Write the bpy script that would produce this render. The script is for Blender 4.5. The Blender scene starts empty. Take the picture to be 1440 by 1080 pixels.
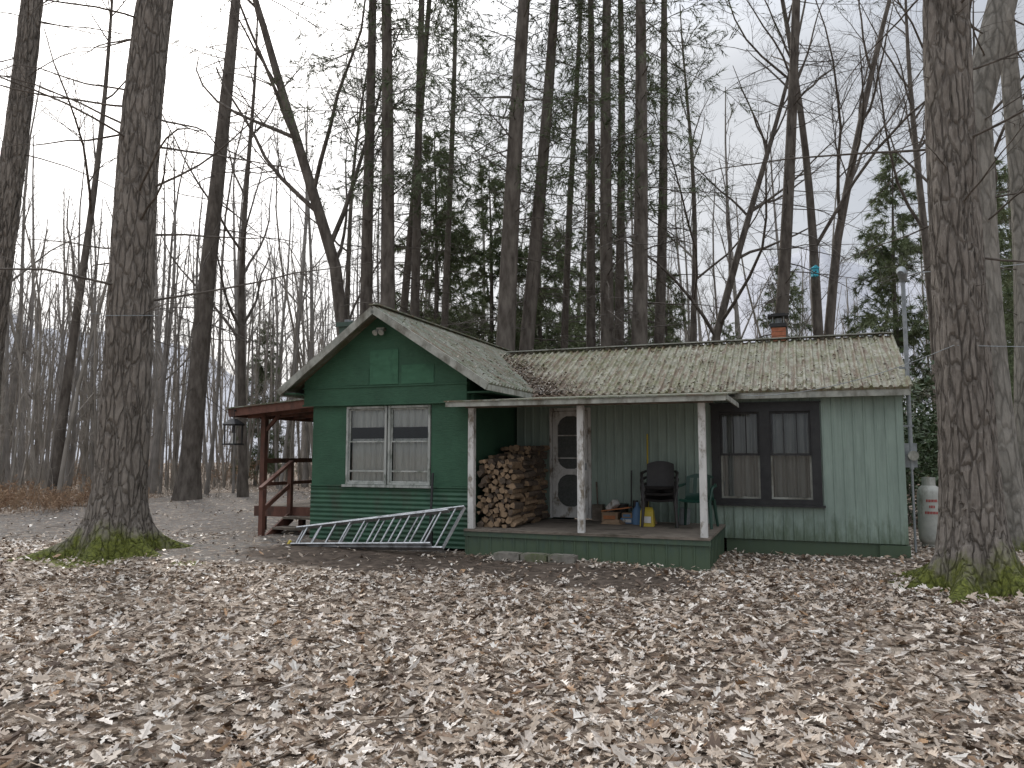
import bpy, math, numpy as np
from mathutils import Vector, noise as mn
R_=math.radians
rng=np.random.default_rng(7)
scene=bpy.context.scene
# ------------------------------------------------------------ camera
cam=bpy.data.objects.new("camera",bpy.data.cameras.new("camera"))
scene.collection.objects.link(cam)
cam.location=(0,0,1.6); cam.rotation_euler=(R_(95.23),0,0)
cam.data.lens=26.5; cam.data.sensor_width=36; cam.data.clip_end=3000; cam.data.clip_start=.05
scene.camera=cam
# ------------------------------------------------------------ world + sun
SAZ,SEL=-28.0,31.0
w=bpy.data.worlds.new("World"); scene.world=w; w.use_nodes=True
nt=w.node_tree; bg=nt.nodes["Background"]
sky=nt.nodes.new("ShaderNodeTexSky"); sky.sky_type='NISHITA'; sky.sun_disc=False
sky.sun_elevation=R_(SEL); sky.sun_rotation=R_(SAZ); sky.dust_density=4; sky.air_density=1.0; sky.ozone_density=1.0
hs=nt.nodes.new("ShaderNodeHueSaturation"); hs.inputs["Saturation"].default_value=.3
nz=nt.nodes.new("ShaderNodeTexNoise"); nz.inputs["Scale"].default_value=2.2; nz.inputs["Detail"].default_value=3
tc=nt.nodes.new("ShaderNodeTexCoord"); mp=nt.nodes.new("ShaderNodeMapping"); mp.inputs["Scale"].default_value=(1,1,2.5)
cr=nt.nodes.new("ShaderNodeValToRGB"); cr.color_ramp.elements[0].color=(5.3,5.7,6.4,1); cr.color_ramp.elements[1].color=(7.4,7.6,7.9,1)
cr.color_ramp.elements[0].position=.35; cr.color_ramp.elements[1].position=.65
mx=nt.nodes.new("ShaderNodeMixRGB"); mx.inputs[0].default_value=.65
# overcast-style gradient: brightness added towards the zenith to light the ground from above
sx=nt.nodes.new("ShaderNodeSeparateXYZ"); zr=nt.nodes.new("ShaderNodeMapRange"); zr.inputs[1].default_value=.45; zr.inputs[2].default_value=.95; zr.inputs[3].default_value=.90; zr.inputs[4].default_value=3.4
vm=nt.nodes.new("ShaderNodeVectorMath"); vm.operation='SCALE'
L=nt.links.new
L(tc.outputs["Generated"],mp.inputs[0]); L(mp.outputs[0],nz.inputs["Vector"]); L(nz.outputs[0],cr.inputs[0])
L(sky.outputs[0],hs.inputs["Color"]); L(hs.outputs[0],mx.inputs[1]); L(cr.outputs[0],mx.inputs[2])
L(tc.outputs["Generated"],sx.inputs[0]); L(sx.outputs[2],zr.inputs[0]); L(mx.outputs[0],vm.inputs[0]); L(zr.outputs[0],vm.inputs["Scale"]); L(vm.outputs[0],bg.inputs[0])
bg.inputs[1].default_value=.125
sd=Vector((math.sin(R_(SAZ))*math.cos(R_(SEL)),math.cos(R_(SAZ))*math.cos(R_(SEL)),math.sin(R_(SEL))))
sl=bpy.data.lights.new("sun","SUN"); sl.energy=2.5; sl.angle=R_(11); sl.color=(1,.94,.86)
so=bpy.data.objects.new("sun",sl); scene.collection.objects.link(so); so.rotation_euler=sd.to_track_quat('Z','Y').to_euler()
scene.view_settings.view_transform='Standard'; scene.view_settings.look='None'; scene.view_settings.exposure=0

# ------------------------------------------------------------ materials
def newmat(name):
    m=bpy.data.materials.new(name); m.use_nodes=True
    return m,m.node_tree,m.node_tree.nodes["Principled BSDF"]
def N(nt,t,**k):
    n=nt.nodes.new(t)
    for a,b in k.items(): setattr(n,a,b)
    return n
def ramp(nt,src,stops):
    r=N(nt,"ShaderNodeValToRGB"); e=r.color_ramp.elements
    while len(e)<len(stops): e.new(.5)
    for el,(p,c) in zip(e,stops): el.position=p; el.color=(*c,1) if len(c)==3 else c
    nt.links.new(src,r.inputs[0]); return r.outputs[0]
def coords(nt,scale=(1,1,1),kind="Object"):
    tc=N(nt,"ShaderNodeTexCoord"); mp=N(nt,"ShaderNodeMapping"); mp.inputs["Scale"].default_value=scale
    nt.links.new(tc.outputs[kind],mp.inputs[0]); return mp.outputs[0]
def noise(nt,vec,scale,detail=5,rough=.6,dist=0):
    n=N(nt,"ShaderNodeTexNoise"); n.inputs["Scale"].default_value=scale; n.inputs["Detail"].default_value=min(detail,4)
    n.inputs["Roughness"].default_value=rough; n.inputs["Distortion"].default_value=dist
    nt.links.new(vec,n.inputs["Vector"]); return n.outputs[0]
def mix(nt,f,a,b,mode='MIX'):
    m=N(nt,"ShaderNodeMixRGB",blend_type=mode)
    for i,v in enumerate((f,a,b)):
        if isinstance(v,(int,float)): m.inputs[i].default_value=v
        elif isinstance(v,tuple): m.inputs[i].default_value=(*v,1) if len(v)==3 else v
        else: nt.links.new(v,m.inputs[i])
    return m.outputs[0]
def mth(nt,op,a,b=0.0,clamp=False):
    m=N(nt,"ShaderNodeMath",operation=op,use_clamp=clamp)
    for i,v in enumerate((a,b)):
        if isinstance(v,(int,float)): m.inputs[i].default_value=v
        else: nt.links.new(v,m.inputs[i])
    return m.outputs[0]
def bump(nt,b,h,strength,dist=.02):
    n=N(nt,"ShaderNodeBump"); n.inputs["Strength"].default_value=strength; n.inputs["Distance"].default_value=dist
    nt.links.new(h,n.inputs["Height"]); nt.links.new(n.outputs[0],b.inputs["Normal"])
def simple(name,c1,c2,scale=6,rough=.7,bs=.3,st=(1,1,1),metal=0,grime=None,gs=1.5,gpos=(.5,.7),spec=None):
    m,nt,b=newmat(name); v=coords(nt,st); n=noise(nt,v,scale,4)
    col=ramp(nt,n,[(.3,c1),(.7,c2)])
    if grime:
        g=noise(nt,coords(nt,(1,1,.5)),gs,8,.7); gf=ramp(nt,g,[(gpos[0],(0,0,0)),(gpos[1],(1,1,1))])
        col=mix(nt,gf,col,grime)
    nt.links.new(col,b.inputs["Base Color"]); b.inputs["Roughness"].default_value=rough; b.inputs["Metallic"].default_value=metal
    if spec is not None: b.inputs["Specular IOR Level"].default_value=spec
    if bs: bump(nt,b,n,bs)
    return m
def matte(name,c1,c2,scale):
    m=bpy.data.materials.new(name); m.use_nodes=True; nt=m.node_tree; nt.nodes.clear()
    o=N(nt,"ShaderNodeOutputMaterial"); d=N(nt,"ShaderNodeBsdfDiffuse"); n=noise(nt,coords(nt),scale,1)
    nt.links.new(ramp(nt,n,[(.3,c1),(.7,c2)]),d.inputs[0]); nt.links.new(d.outputs[0],o.inputs[0]); return m
def bark(name,dark,light,sc=9,bs=.9,moss=False,st=(1,1,.22),mossh=.75):
    m,nt,b=newmat(name); v=coords(nt,st)
    vv=N(nt,"ShaderNodeVectorMath",operation='ADD'); sc_=N(nt,"ShaderNodeVectorMath",operation='SCALE'); sc_.inputs["Scale"].default_value=.14
    nn=N(nt,"ShaderNodeTexNoise"); nn.inputs["Scale"].default_value=sc*.5; nn.inputs["Detail"].default_value=3; nt.links.new(v,nn.inputs["Vector"])
    nt.links.new(nn.outputs["Color"],sc_.inputs[0]); nt.links.new(v,vv.inputs[0]); nt.links.new(sc_.outputs[0],vv.inputs[1])
    vo=N(nt,"ShaderNodeTexVoronoi",feature='DISTANCE_TO_EDGE'); vo.inputs["Scale"].default_value=sc; nt.links.new(vv.outputs[0],vo.inputs["Vector"])
    e=ramp(nt,vo.outputs[0],[(0,(0,0,0)),(.16,(1,1,1))])
    n1=noise(nt,v,sc*3,8,.75)
    col=ramp(nt,n1,[(.25,dark),(.75,light)])
    col=mix(nt,mth(nt,'MULTIPLY',mth(nt,'SUBTRACT',1.0,e),.6),col,tuple(x*.4 for x in dark))
    col=mix(nt,ramp(nt,nn.outputs[0],[(.45,(0,0,0)),(.8,(.6,.6,.6))]),col,tuple(min(1,x*1.3) for x in light))
    if moss:
        sp=N(nt,"ShaderNodeSeparateXYZ"); nt.links.new(coords(nt),sp.inputs[0])
        nz2=noise(nt,coords(nt,(1,1,.6)),2.6,7,.7)
        f=mth(nt,'ADD',mth(nt,'MULTIPLY',sp.outputs[2],-1.0/mossh),mth(nt,'MULTIPLY',nz2,1.75))
        f=ramp(nt,f,[(.22,(0,0,0)),(.62,(.95,.95,.95))])
        mc=ramp(nt,noise(nt,coords(nt),22,6,.7),[(.3,(.04,.05,.012)),(.7,(.18,.20,.035))])
        col=mix(nt,f,col,mc)
    nt.links.new(col,b.inputs["Base Color"]); b.inputs["Roughness"].default_value=.92; b.inputs["Specular IOR Level"].default_value=.2
    h=mth(nt,'ADD',e,mth(nt,'MULTIPLY',n1,.8)); bump(nt,b,h,bs,.03)
    return m
M={}
M['bark']=bark("bark_pine",(.125,.107,.09),(.27,.24,.21),11,1.0,True)
M['bark2']=simple("bark_dark",(.06,.05,.043),(.17,.15,.13),7,.95,.9,(1,1,.3),spec=.15)
M['bark3']=bark("bark_grey",(.15,.14,.12),(.28,.26,.23),7,.5,True,(1,1,.3),.5)
M['twig']=matte("twig",(.09,.08,.072),(.16,.145,.13),6)
M['fbark']=matte("hazed_far_bark",(.19,.175,.16),(.30,.28,.26),2)  # distance haze painted in as a paler bark tone
M['sap']=matte("sapling_bark",(.20,.18,.155),(.34,.31,.275),2)
M['needle']=matte("hazed_needles",(.075,.095,.055),(.14,.17,.10),1.2)  # background needles lightened, haze carried by the colour
M['hem']=matte("hazed_hemlock_foliage",(.11,.14,.075),(.23,.26,.155),.8)  # lifted green: aerial haze put into the foliage colour
M['rhodo']=simple("rhododendron_leaf",(.03,.055,.02),(.075,.11,.045),3,.5,0)
M['dry']=matte("dry_brush",(.24,.15,.10),(.42,.31,.21),2)
def plaingreen():
    m,nt,b=newmat("green_board"); v=coords(nt,(1,1,1)); vs=coords(nt,(1,1,5))
    n=noise(nt,v,1.6,7,.65); n2=noise(nt,vs,9,6,.7)
    c=ramp(nt,n,[(.3,(.026,.078,.044)),(.7,(.042,.12,.068))])
    c=mix(nt,ramp(nt,n2,[(.5,(0,0,0)),(.8,(.6,.6,.6))]),c,(.018,.05,.03))
    c=mix(nt,ramp(nt,noise(nt,v,14,9,.8),[(.62,(0,0,0)),(.75,(.5,.5,.5))]),c,(.11,.15,.115))
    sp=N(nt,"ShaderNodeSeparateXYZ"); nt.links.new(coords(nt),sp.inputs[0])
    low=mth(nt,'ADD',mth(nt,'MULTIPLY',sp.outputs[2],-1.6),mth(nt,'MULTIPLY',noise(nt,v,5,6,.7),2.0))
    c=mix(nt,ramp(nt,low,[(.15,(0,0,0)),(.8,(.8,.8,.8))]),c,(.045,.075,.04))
    nt.links.new(c,b.inputs["Base Color"]); b.inputs["Roughness"].default_value=.75
    bump(nt,b,mth(nt,'ADD',n2,n),.6,.012); return m
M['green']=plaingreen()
M['greenp']=simple("green_plywood",(.035,.11,.06),(.052,.15,.086),4,.8,.3,(1,1,3),grime=(.022,.07,.043),gs=3)
def siding(name,c1,c2,grime):
    m,nt,b=newmat(name); v=coords(nt,(1,1,.25)); n=noise(nt,v,5,6,.65)
    c=ramp(nt,n,[(.3,c1),(.7,c2)])
    st=noise(nt,coords(nt,(6,6,.35)),3,7,.7)
    c=mix(nt,ramp(nt,st,[(.45,(0,0,0)),(.75,(.6,.6,.6))]),c,grime)
    c=mix(nt,ramp(nt,noise(nt,coords(nt,(1,1,.6)),1.3,6,.65),[(.45,(0,0,0)),(.7,(.5,.5,.5))]),c,grime)
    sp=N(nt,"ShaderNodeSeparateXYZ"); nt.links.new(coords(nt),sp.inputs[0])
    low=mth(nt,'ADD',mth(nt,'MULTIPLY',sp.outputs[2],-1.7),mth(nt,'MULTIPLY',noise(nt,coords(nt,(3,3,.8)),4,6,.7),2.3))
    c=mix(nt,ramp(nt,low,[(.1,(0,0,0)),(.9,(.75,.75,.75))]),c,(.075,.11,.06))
    nt.links.new(c,b.inputs["Base Color"]); b.inputs["Roughness"].default_value=.5
    bump(nt,b,n,.2,.01); return m
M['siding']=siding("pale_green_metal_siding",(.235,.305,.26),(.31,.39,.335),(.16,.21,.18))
M['skirt']=siding("skirt_green",(.05,.085,.067),(.08,.125,.095),(.04,.065,.05))
M['corr']=simple("green_corrugated",(.024,.078,.046),(.038,.112,.062),5,.55,.2,grime=(.045,.065,.042),gs=3)
def roofm(name,cols,mossc,valley):
    m,nt,b=newmat(name); v=coords(nt)
    n=noise(nt,v,1.1,8,.7); n2=noise(nt,v,5,8,.75); n3=noise(nt,v,24,6,.8)
    c=ramp(nt,n,[(.3,cols[0]),(.55,cols[1]),(.75,cols[2])])
    c=mix(nt,ramp(nt,n2,[(.45,(0,0,0)),(.60,(.85,.85,.85))]),c,mossc)
    s1=noise(nt,coords(nt,(5,.6,.6) if valley else (.6,5,.6)),2.6,8,.75)
    c=mix(nt,ramp(nt,s1,[(.49,(0,0,0)),(.60,(.85,.85,.85))]),c,(.14,.088,.052))
    if valley:
        sp=N(nt,"ShaderNodeSeparateXYZ"); nt.links.new(v,sp.inputs[0])
        vy=mth(nt,'ABSOLUTE',mth(nt,'SUBTRACT',mth(nt,'ADD',sp.outputs[0],mth(nt,'MULTIPLY',sp.outputs[2],1.538)),.88))
        low=mth(nt,'SUBTRACT',sp.outputs[2],2.55)
        d=mth(nt,'ADD',mth(nt,'MULTIPLY',mth(nt,'MINIMUM',mth(nt,'MULTIPLY',vy,.6),1.0),.22),mth(nt,'MULTIPLY',low,.16))
        deb=mth(nt,'SUBTRACT',noise(nt,v,9,9,.85),d)
        c=mix(nt,ramp(nt,deb,[(.27,(0,0,0)),(.42,(.9,.9,.9))]),c,(.11,.07,.048))
    c=mix(nt,ramp(nt,n3,[(.57,(0,0,0)),(.65,(.85,.85,.85))]),c,(.085,.065,.048))
    c=mix(nt,ramp(nt,noise(nt,v,19,5,.7),[(.62,(0,0,0)),(.69,(.7,.7,.7))]),c,(.5,.485,.43))
    nt.links.new(c,b.inputs["Base Color"]); b.inputs["Roughness"].default_value=.55
    bump(nt,b,n3,.4,.012); return m
M['roof']=roofm("weathered_metal_roof",((.20,.20,.145),(.30,.29,.22),(.41,.395,.33)),(.13,.13,.05),True)
M['roof2']=roofm("mossy_metal_roof",((.13,.145,.112),(.21,.22,.178),(.30,.305,.26)),(.085,.10,.042),False)
M['white']=simple("weathered_white_paint",(.50,.49,.47),(.68,.67,.64),9,.7,.3,(1,1,.3),grime=(.20,.17,.13),gs=7,gpos=(.52,.66))
M['wframe']=simple("weathered_window_frame",(.30,.32,.295),(.46,.47,.44),9,.7,.3,(1,1,.3),grime=(.13,.15,.12),gs=7,gpos=(.5,.68))
M['trim']=simple("weathered_trim",(.24,.25,.22),(.42,.42,.37),6,.8,.3,(1,1,1),grime=(.12,.11,.085),gs=4,gpos=(.45,.68))
M['black']=simple("black_trim",(.012,.012,.013),(.028,.028,.028),8,.6,.2)
M['wood']=simple("grey_deck_wood",(.11,.09,.07),(.22,.185,.15),7,.85,.4,(1,4,4),grime=(.06,.05,.035),gs=2)
M['red']=simple("redbrown_stain",(.10,.042,.03),(.18,.08,.055),7,.75,.3,(1,1,.4),grime=(.06,.035,.026),gs=3)
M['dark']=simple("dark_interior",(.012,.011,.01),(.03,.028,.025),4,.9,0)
M['alu']=simple("aluminium",(.38,.39,.40),(.56,.57,.58),9,.38,.1,metal=.8,grime=(.20,.20,.20),gs=6)
M['galv']=simple("galvanised",(.20,.22,.23),(.32,.34,.35),12,.5,.1,metal=.5)
M['tank']=simple("propane_paint",(.36,.37,.34),(.50,.50,.46),5,.5,.1,grime=(.20,.19,.15),gs=4)
M['redp']=simple("red_print",(.35,.03,.03),(.45,.05,.04),9,.6,0)
M['brick']=simple("terracotta",(.30,.10,.055),(.46,.17,.09),14,.85,.4)
M['block']=simple("mossy_block",(.13,.12,.10),(.25,.23,.20),12,.9,.6,grime=(.10,.12,.05),gs=4)
M['curt']=simple("curtain_cloth",(.60,.60,.58),(.74,.74,.72),4,.9,.1,(6,1,.5))
M['curt2']=simple("grey_curtain",(.25,.26,.25),(.36,.36,.35),4,.9,.1,(6,1,.5))
M['pdark']=simple("dark_plastic",(.018,.016,.015),(.035,.03,.028),6,.45,0)
M['pgreen']=simple("green_plastic",(.012,.045,.032),(.02,.065,.045),6,.4,0)
M['yel']=simple("yellow_plastic",(.42,.32,.03),(.55,.42,.05),6,.5,0)
M['blue']=simple("blue_box",(.06,.14,.26),(.10,.19,.32),6,.6,0)
M['card']=simple("cardboard",(.22,.15,.09),(.34,.23,.15),8,.85,.1)
M['orange']=simple("orange_label",(.35,.12,.04),(.45,.17,.06),8,.6,0)
M['cyan']=simple("cyan_paint",(.03,.42,.58),(.05,.52,.68),8,.5,0)
M['cut']=simple("cut_wood",(.15,.10,.06),(.36,.25,.155),14,.9,.3)
M['lbark']=simple("log_bark",(.06,.045,.032),(.15,.11,.08),18,.95,.6)
M['screen']=simple("insect_screen",(.06,.065,.06),(.10,.105,.10),30,.8,0)
def glass():
    m,nt,b=newmat("window_glass"); out=nt.nodes["Material Output"]
    t=N(nt,"ShaderNodeBsdfTransparent"); t.inputs[0].default_value=(.85,.88,.87,1)
    g=N(nt,"ShaderNodeBsdfGlossy"); g.inputs["Roughness"].default_value=.04
    f=N(nt,"ShaderNodeFresnel"); f.inputs[0].default_value=1.5
    s=N(nt,"ShaderNodeMixShader"); nt.links.new(mth(nt,'MULTIPLY',f.outputs[0],1.6,True),s.inputs[0]); nt.links.new(t.outputs[0],s.inputs[1]); nt.links.new(g.outputs[0],s.inputs[2])
    nt.links.new(s.outputs[0],out.inputs[0]); return m
M['glass']=glass()
def attrleaf():
    m,nt,b=newmat("fallen_leaves"); a=N(nt,"ShaderNodeAttribute"); a.attribute_name="Col"
    vo=N(nt,"ShaderNodeTexWhiteNoise"); vs=N(nt,"ShaderNodeVectorMath",operation='SNAP'); vs.inputs[1].default_value=(.012,.012,.012)
    nt.links.new(coords(nt),vs.inputs[0]); nt.links.new(vs.outputs[0],vo.inputs["Vector"])
    c=mix(nt,1.0,a.outputs["Color"],ramp(nt,vo.outputs[0],[(0,(.80,.80,.80)),(1,(1,1,1))]),'MULTIPLY')
    nt.links.new(c,b.inputs["Base Color"]); b.inputs["Roughness"].default_value=.5; b.inputs["Specular IOR Level"].default_value=.35; return m
M['leaf']=attrleaf()

# ------------------------------------------------------------ mesh builder
class MB:
    def __init__(s): s.v=[];s.f=[];s.n=0;s.mats=[];s.c=[];s.hascol=False
    def mi(s,m):
        if m not in s.mats: s.mats.append(m)
        return s.mats.index(m)
    def add(s,v,f,m,col=None,smooth=False):
        v=np.asarray(v,float).reshape(-1,3); f=np.asarray(f,int)
        s.v.append(v); s.f.append((f+s.n,s.mi(m),smooth)); s.n+=len(v)
        if col is None: s.c.append(np.ones((len(v),4)))
        else: s.hascol=True; s.c.append(col)
    def merge(s,o,loc,sc,rz):
        c,si=math.cos(rz),math.sin(rz); base=s.n
        V=np.concatenate(o.v)*sc; s.v.append(np.stack([V[:,0]*c-V[:,1]*si+loc[0],V[:,0]*si+V[:,1]*c+loc[1],V[:,2]+loc[2]],-1)); s.n+=len(V)
        for f,m,sm in o.f: s.f.append((f+base,s.mi(o.mats[m]),sm))
        s.c.append(np.ones((1,4)))
    def box(s,x0,x1,y0,y1,z0,z1,m):
        v=[(x,y,z) for z in (z0,z1) for y in (y0,y1) for x in (x0,x1)]
        s.add(v,[(0,2,3,1),(4,5,7,6),(0,1,5,4),(2,6,7,3),(0,4,6,2),(1,3,7,5)],m)
    def hexa(s,pts,m):
        s.add(pts,[(0,3,2,1),(4,5,6,7),(0,1,5,4),(1,2,6,5),(2,3,7,6),(3,0,4,7)],m)
    def beam(s,a,b,w,h,m,up=(0,0,1)):
        a=Vector(a);b=Vector(b);t=(b-a).normalized();up=Vector(up)
        if abs(t.dot(up))>.95: up=Vector((0,1,0))
        r=t.cross(up).normalized();u=r.cross(t)
        p=[]
        for c in (a,b):
            for i,j in ((-1,-1),(1,-1),(1,1),(-1,1)): p.append(c+r*(i*w/2)+u*(j*h/2))
        s.hexa([tuple(q) for q in p],m)
    def tube(s,pts,r,m,sides=10,cap=True):
        P=np.array(pts,float)[None]; Rr=np.array(r,float) if np.ndim(r) else np.full(len(pts),r)
        v,f=tubes(P,Rr[None],sides); s.add(v,f,m,smooth=True)
        if cap:
            k=len(pts)
            s.add(v[:sides],[list(range(sides))[::-1]],m); s.add(v[(k-1)*sides:k*sides],[list(range(sides))],m)
    def prism(s,poly,axis,a,b,m):
        n=len(poly)
        def mk(c): return [((c,p[0],p[1]) if axis=='x' else (p[0],c,p[1]) if axis=='y' else (p[0],p[1],c)) for p in poly]
        v=mk(a)+mk(b)
        s.add(v,[(i,(i+1)%n,(i+1)%n+n,i+n) for i in range(n)],m)
        s.add(mk(a),[list(range(n))],m); s.add(mk(b),[list(range(n))[::-1]],m)
    def obj(s,name,parent=None,loc=None,rot=None):
        me=bpy.data.meshes.new(name)
        V=np.concatenate(s.v).astype(np.float32)
        loops=[];starts=[];mi=[];sm=[];st=0
        for f,m,smo in s.f:
            if len(f)==0: continue
            k=f.shape[1]; loops.append(f.ravel()); starts.append(st+np.arange(len(f))*k); st+=f.size
            mi.append(np.full(len(f),m)); sm.append(np.full(len(f),smo))
        loops=np.concatenate(loops);starts=np.concatenate(starts)
        me.vertices.add(len(V)); me.vertices.foreach_set("co",V.ravel())
        me.loops.add(len(loops)); me.loops.foreach_set("vertex_index",loops.astype(np.int32))
        me.polygons.add(len(starts)); me.polygons.foreach_set("loop_start",starts.astype(np.int32))
        me.polygons.foreach_set("material_index",np.concatenate(mi).astype(np.int32))
        me.polygons.foreach_set("use_smooth",np.concatenate(sm).astype(bool))
        for m in s.mats: me.materials.append(m)
        if s.hascol:
            a=me.color_attributes.new("Col",'FLOAT_COLOR','POINT'); a.data.foreach_set("color",np.concatenate(s.c).astype(np.float32).ravel())
        me.update(calc_edges=True); me.validate()
        o=bpy.data.objects.new(name,me); scene.collection.objects.link(o)
        if parent: o.parent=parent
        if loc is not None: o.location=loc
        if rot is not None: o.rotation_euler=rot
        return o
def tubes(P,R,sides):
    n,k,_=P.shape
    T=np.gradient(P,axis=1); T/=np.linalg.norm(T,axis=2,keepdims=True)+1e-9
    mt=P[:,-1]-P[:,0]; mt/=np.linalg.norm(mt,axis=1,keepdims=True)+1e-9
    ref=np.where(np.abs(mt[:,2:3])>.7,np.array([[1.,0,0]]),np.array([[0,0,1.]]))[:,None,:]
    n1=np.cross(T,np.broadcast_to(ref,T.shape)); n1/=np.linalg.norm(n1,axis=2,keepdims=True)+1e-9
    n2=np.cross(T,n1)
    a=np.arange(sides)*2*np.pi/sides
    V=P[:,:,None,:]+R[:,:,None,None]*(np.cos(a)[None,None,:,None]*n1[:,:,None,:]+np.sin(a)[None,None,:,None]*n2[:,:,None,:])
    idx=np.arange(n*k*sides).reshape(n,k,sides)
    A=idx[:,:-1,:];B=np.roll(A,-1,2);C=np.roll(idx[:,1:,:],-1,2);D=idx[:,1:,:]
    F=np.stack([A,B,C,D],-1).reshape(-1,4)
    return V.reshape(-1,3),F
def empty(name,loc=(0,0,0),rot=0,parent=None):
    e=bpy.data.objects.new(name,None); scene.collection.objects.link(e); e.location=loc; e.rotation_euler=(0,0,rot); e.parent=parent
    e.empty_display_size=.2; return e
HL=(2.68,10.46,0); HR=R_(-21); cu,su=math.cos(R_(21)),math.sin(R_(21))
def HW(U,v): return (2.68+cu*U+su*v, 10.46-su*U+cu*v)

# ------------------------------------------------------------ ground
LT=(-6.18,11.7); RT=(5.36,9.0); RT2=(8.2,12.7)
def hgt(x,y):
    return .13*np.exp(-(((x+3.6)/3.2)**2+((y-13.2)/2.2)**2))+.025*np.sin(x*.9+1)*np.sin(y*.7)+.012*np.sin(x*2.3+y*1.7)
def uvh(x,y):
    dx,dy=x-2.68,y-10.46
    return dx*cu-dy*su, dx*su+dy*cu
def sst(a,b,x): t=np.clip((x-a)/(b-a),0,1); return t*t*(3-2*t)
def wob(x,y): return .5*np.sin(x*1.3+.5)*np.cos(y*1.1)+.3*np.sin(x*3.1+y*2.2)+.2*np.sin(y*4.7-x*2.9)
def masks(x,y):
    U,v=uvh(x,y); wb=wob(x,y)
    g=1-sst(.7,1.15,((x+9)/9.0)**2+((y-17.0-.12*(x+9))/3.4)**2+.22*wb)
    g2=1-sst(.6,1.2,((x+4.0)/3.2)**2+((y-12.9)/2.1)**2+.25*wb)
    g3=1-sst(.6,1.1,((x+10)/3.5)**2+((y-24)/8)**2+.2*wb)
    gravel=np.clip(np.maximum(np.maximum(g,g2),g3),0,1)
    dirt=(1-sst(.25,1.3,np.abs(v+1.0)+.35*wb))*sst(-7.8,-6,U)*(1-sst(-.6,.8,U))
    dirt=np.maximum(dirt,.6*(1-sst(.1,.5,np.abs(v-1.75)+.1*wb))*sst(0,.5,U)*(1-sst(2.7,3.3,U)))
    moss=np.zeros_like(x)
    for (tx,ty),r in ((LT,1.15),(RT,1.0),(RT2,.8)):
        moss=np.maximum(moss,.8*(1-sst(.45,1.0,np.hypot(x-tx,y-ty)/r+.5*wb)))
    moss=np.maximum(moss,1-sst(.3,1,np.hypot((x+4.6)/.45,(y-10.8)/.3)+.3*wb))
    return gravel,np.clip(dirt,0,1),moss
def axis(a,b,step,far):
    c=list(np.arange(a,b,step)); s=step; x=b
    while x<far: c.append(x); s*=1.3; x+=s
    c.append(far); s=step; x=a-step; l=[]
    while x>-far: l.append(x); s*=1.3; x-=s
    l.append(-far); return np.array(l[::-1]+c)
xs=axis(-18,16,.14,1500); ys=axis(2,30,.14,1500)
X,Y=np.meshgrid(xs,ys); Z=hgt(X,Y)
nzv=np.random.default_rng(3).random(Z.shape)*.02; Z=Z+nzv
G,D,Mo=masks(X,Y)
idx=np.arange(X.size).reshape(X.shape)
F=np.stack([idx[:-1,:-1],idx[:-1,1:],idx[1:,1:],idx[1:,:-1]],-1).reshape(-1,4)
def groundmat():
    m,nt,b=newmat("leafy_ground"); v=coords(nt)
    a=N(nt,"ShaderNodeAttribute"); a.attribute_name="Col"; sp=N(nt,"ShaderNodeSeparateColor"); nt.links.new(a.outputs["Color"],sp.inputs[0])
    vo=N(nt,"ShaderNodeTexVoronoi"); vo.inputs["Scale"].default_value=14
    nn=N(nt,"ShaderNodeTexNoise"); nn.inputs["Scale"].default_value=9; nn.inputs["Detail"].default_value=3; nt.links.new(v,nn.inputs["Vector"])
    ad=mix(nt,.12,v,nn.outputs["Color"],'ADD'); nt.links.new(ad,vo.inputs["Vector"])
    s2=N(nt,"ShaderNodeSeparateColor"); nt.links.new(vo.outputs["Color"],s2.inputs[0])
    fine=noise(nt,v,30,4,.8)
    leaf=ramp(nt,s2.outputs[0],[(0,(.07,.05,.037)),(.3,(.18,.135,.10)),(.6,(.34,.27,.21)),(1,(.51,.435,.36))])
    leaf=mix(nt,ramp(nt,fine,[(.35,(.7,.7,.7)),(.6,(0,0,0))]),leaf,(.06,.044,.033))
    gr=ramp(nt,fine,[(.3,(.085,.077,.07)),(.55,(.175,.162,.148)),(.75,(.32,.305,.285))])
    gr=mix(nt,ramp(nt,s2.outputs[1],[(.55,(0,0,0)),(.63,(.8,.8,.8))]),gr,leaf)
    br=noise(nt,v,2.2,4,.7)
    gr=mix(nt,ramp(nt,br,[(.45,(0,0,0)),(.62,(.6,.6,.6))]),gr,(.12,.10,.085))
    soil=ramp(nt,nn.outputs[0],[(.3,(.05,.038,.029)),(.7,(.14,.108,.085))])
    ms=ramp(nt,fine,[(.3,(.05,.055,.015)),(.7,(.17,.18,.04))])
    def msk(c): return ramp(nt,mth(nt,'ADD',c,mth(nt,'MULTIPLY',mth(nt,'SUBTRACT',br,.5),.9)),[(.3,(0,0,0)),(.62,(1,1,1))])
    c=mix(nt,msk(sp.outputs[0]),leaf,gr); c=mix(nt,msk(sp.outputs[1]),c,soil); c=mix(nt,msk(sp.outputs[2]),c,ms)
    nt.links.new(c,b.inputs["Base Color"]); b.inputs["Roughness"].default_value=.9; b.inputs["Specular IOR Level"].default_value=.2
    bump(nt,b,fine,.7,.03); return m
gm=MB(); gm.add(np.stack([X,Y,Z],-1).reshape(-1,3),F,groundmat(),np.stack([G,D,Mo,np.ones_like(G)],-1).reshape(-1,4),True)
gm.obj("ground")
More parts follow.
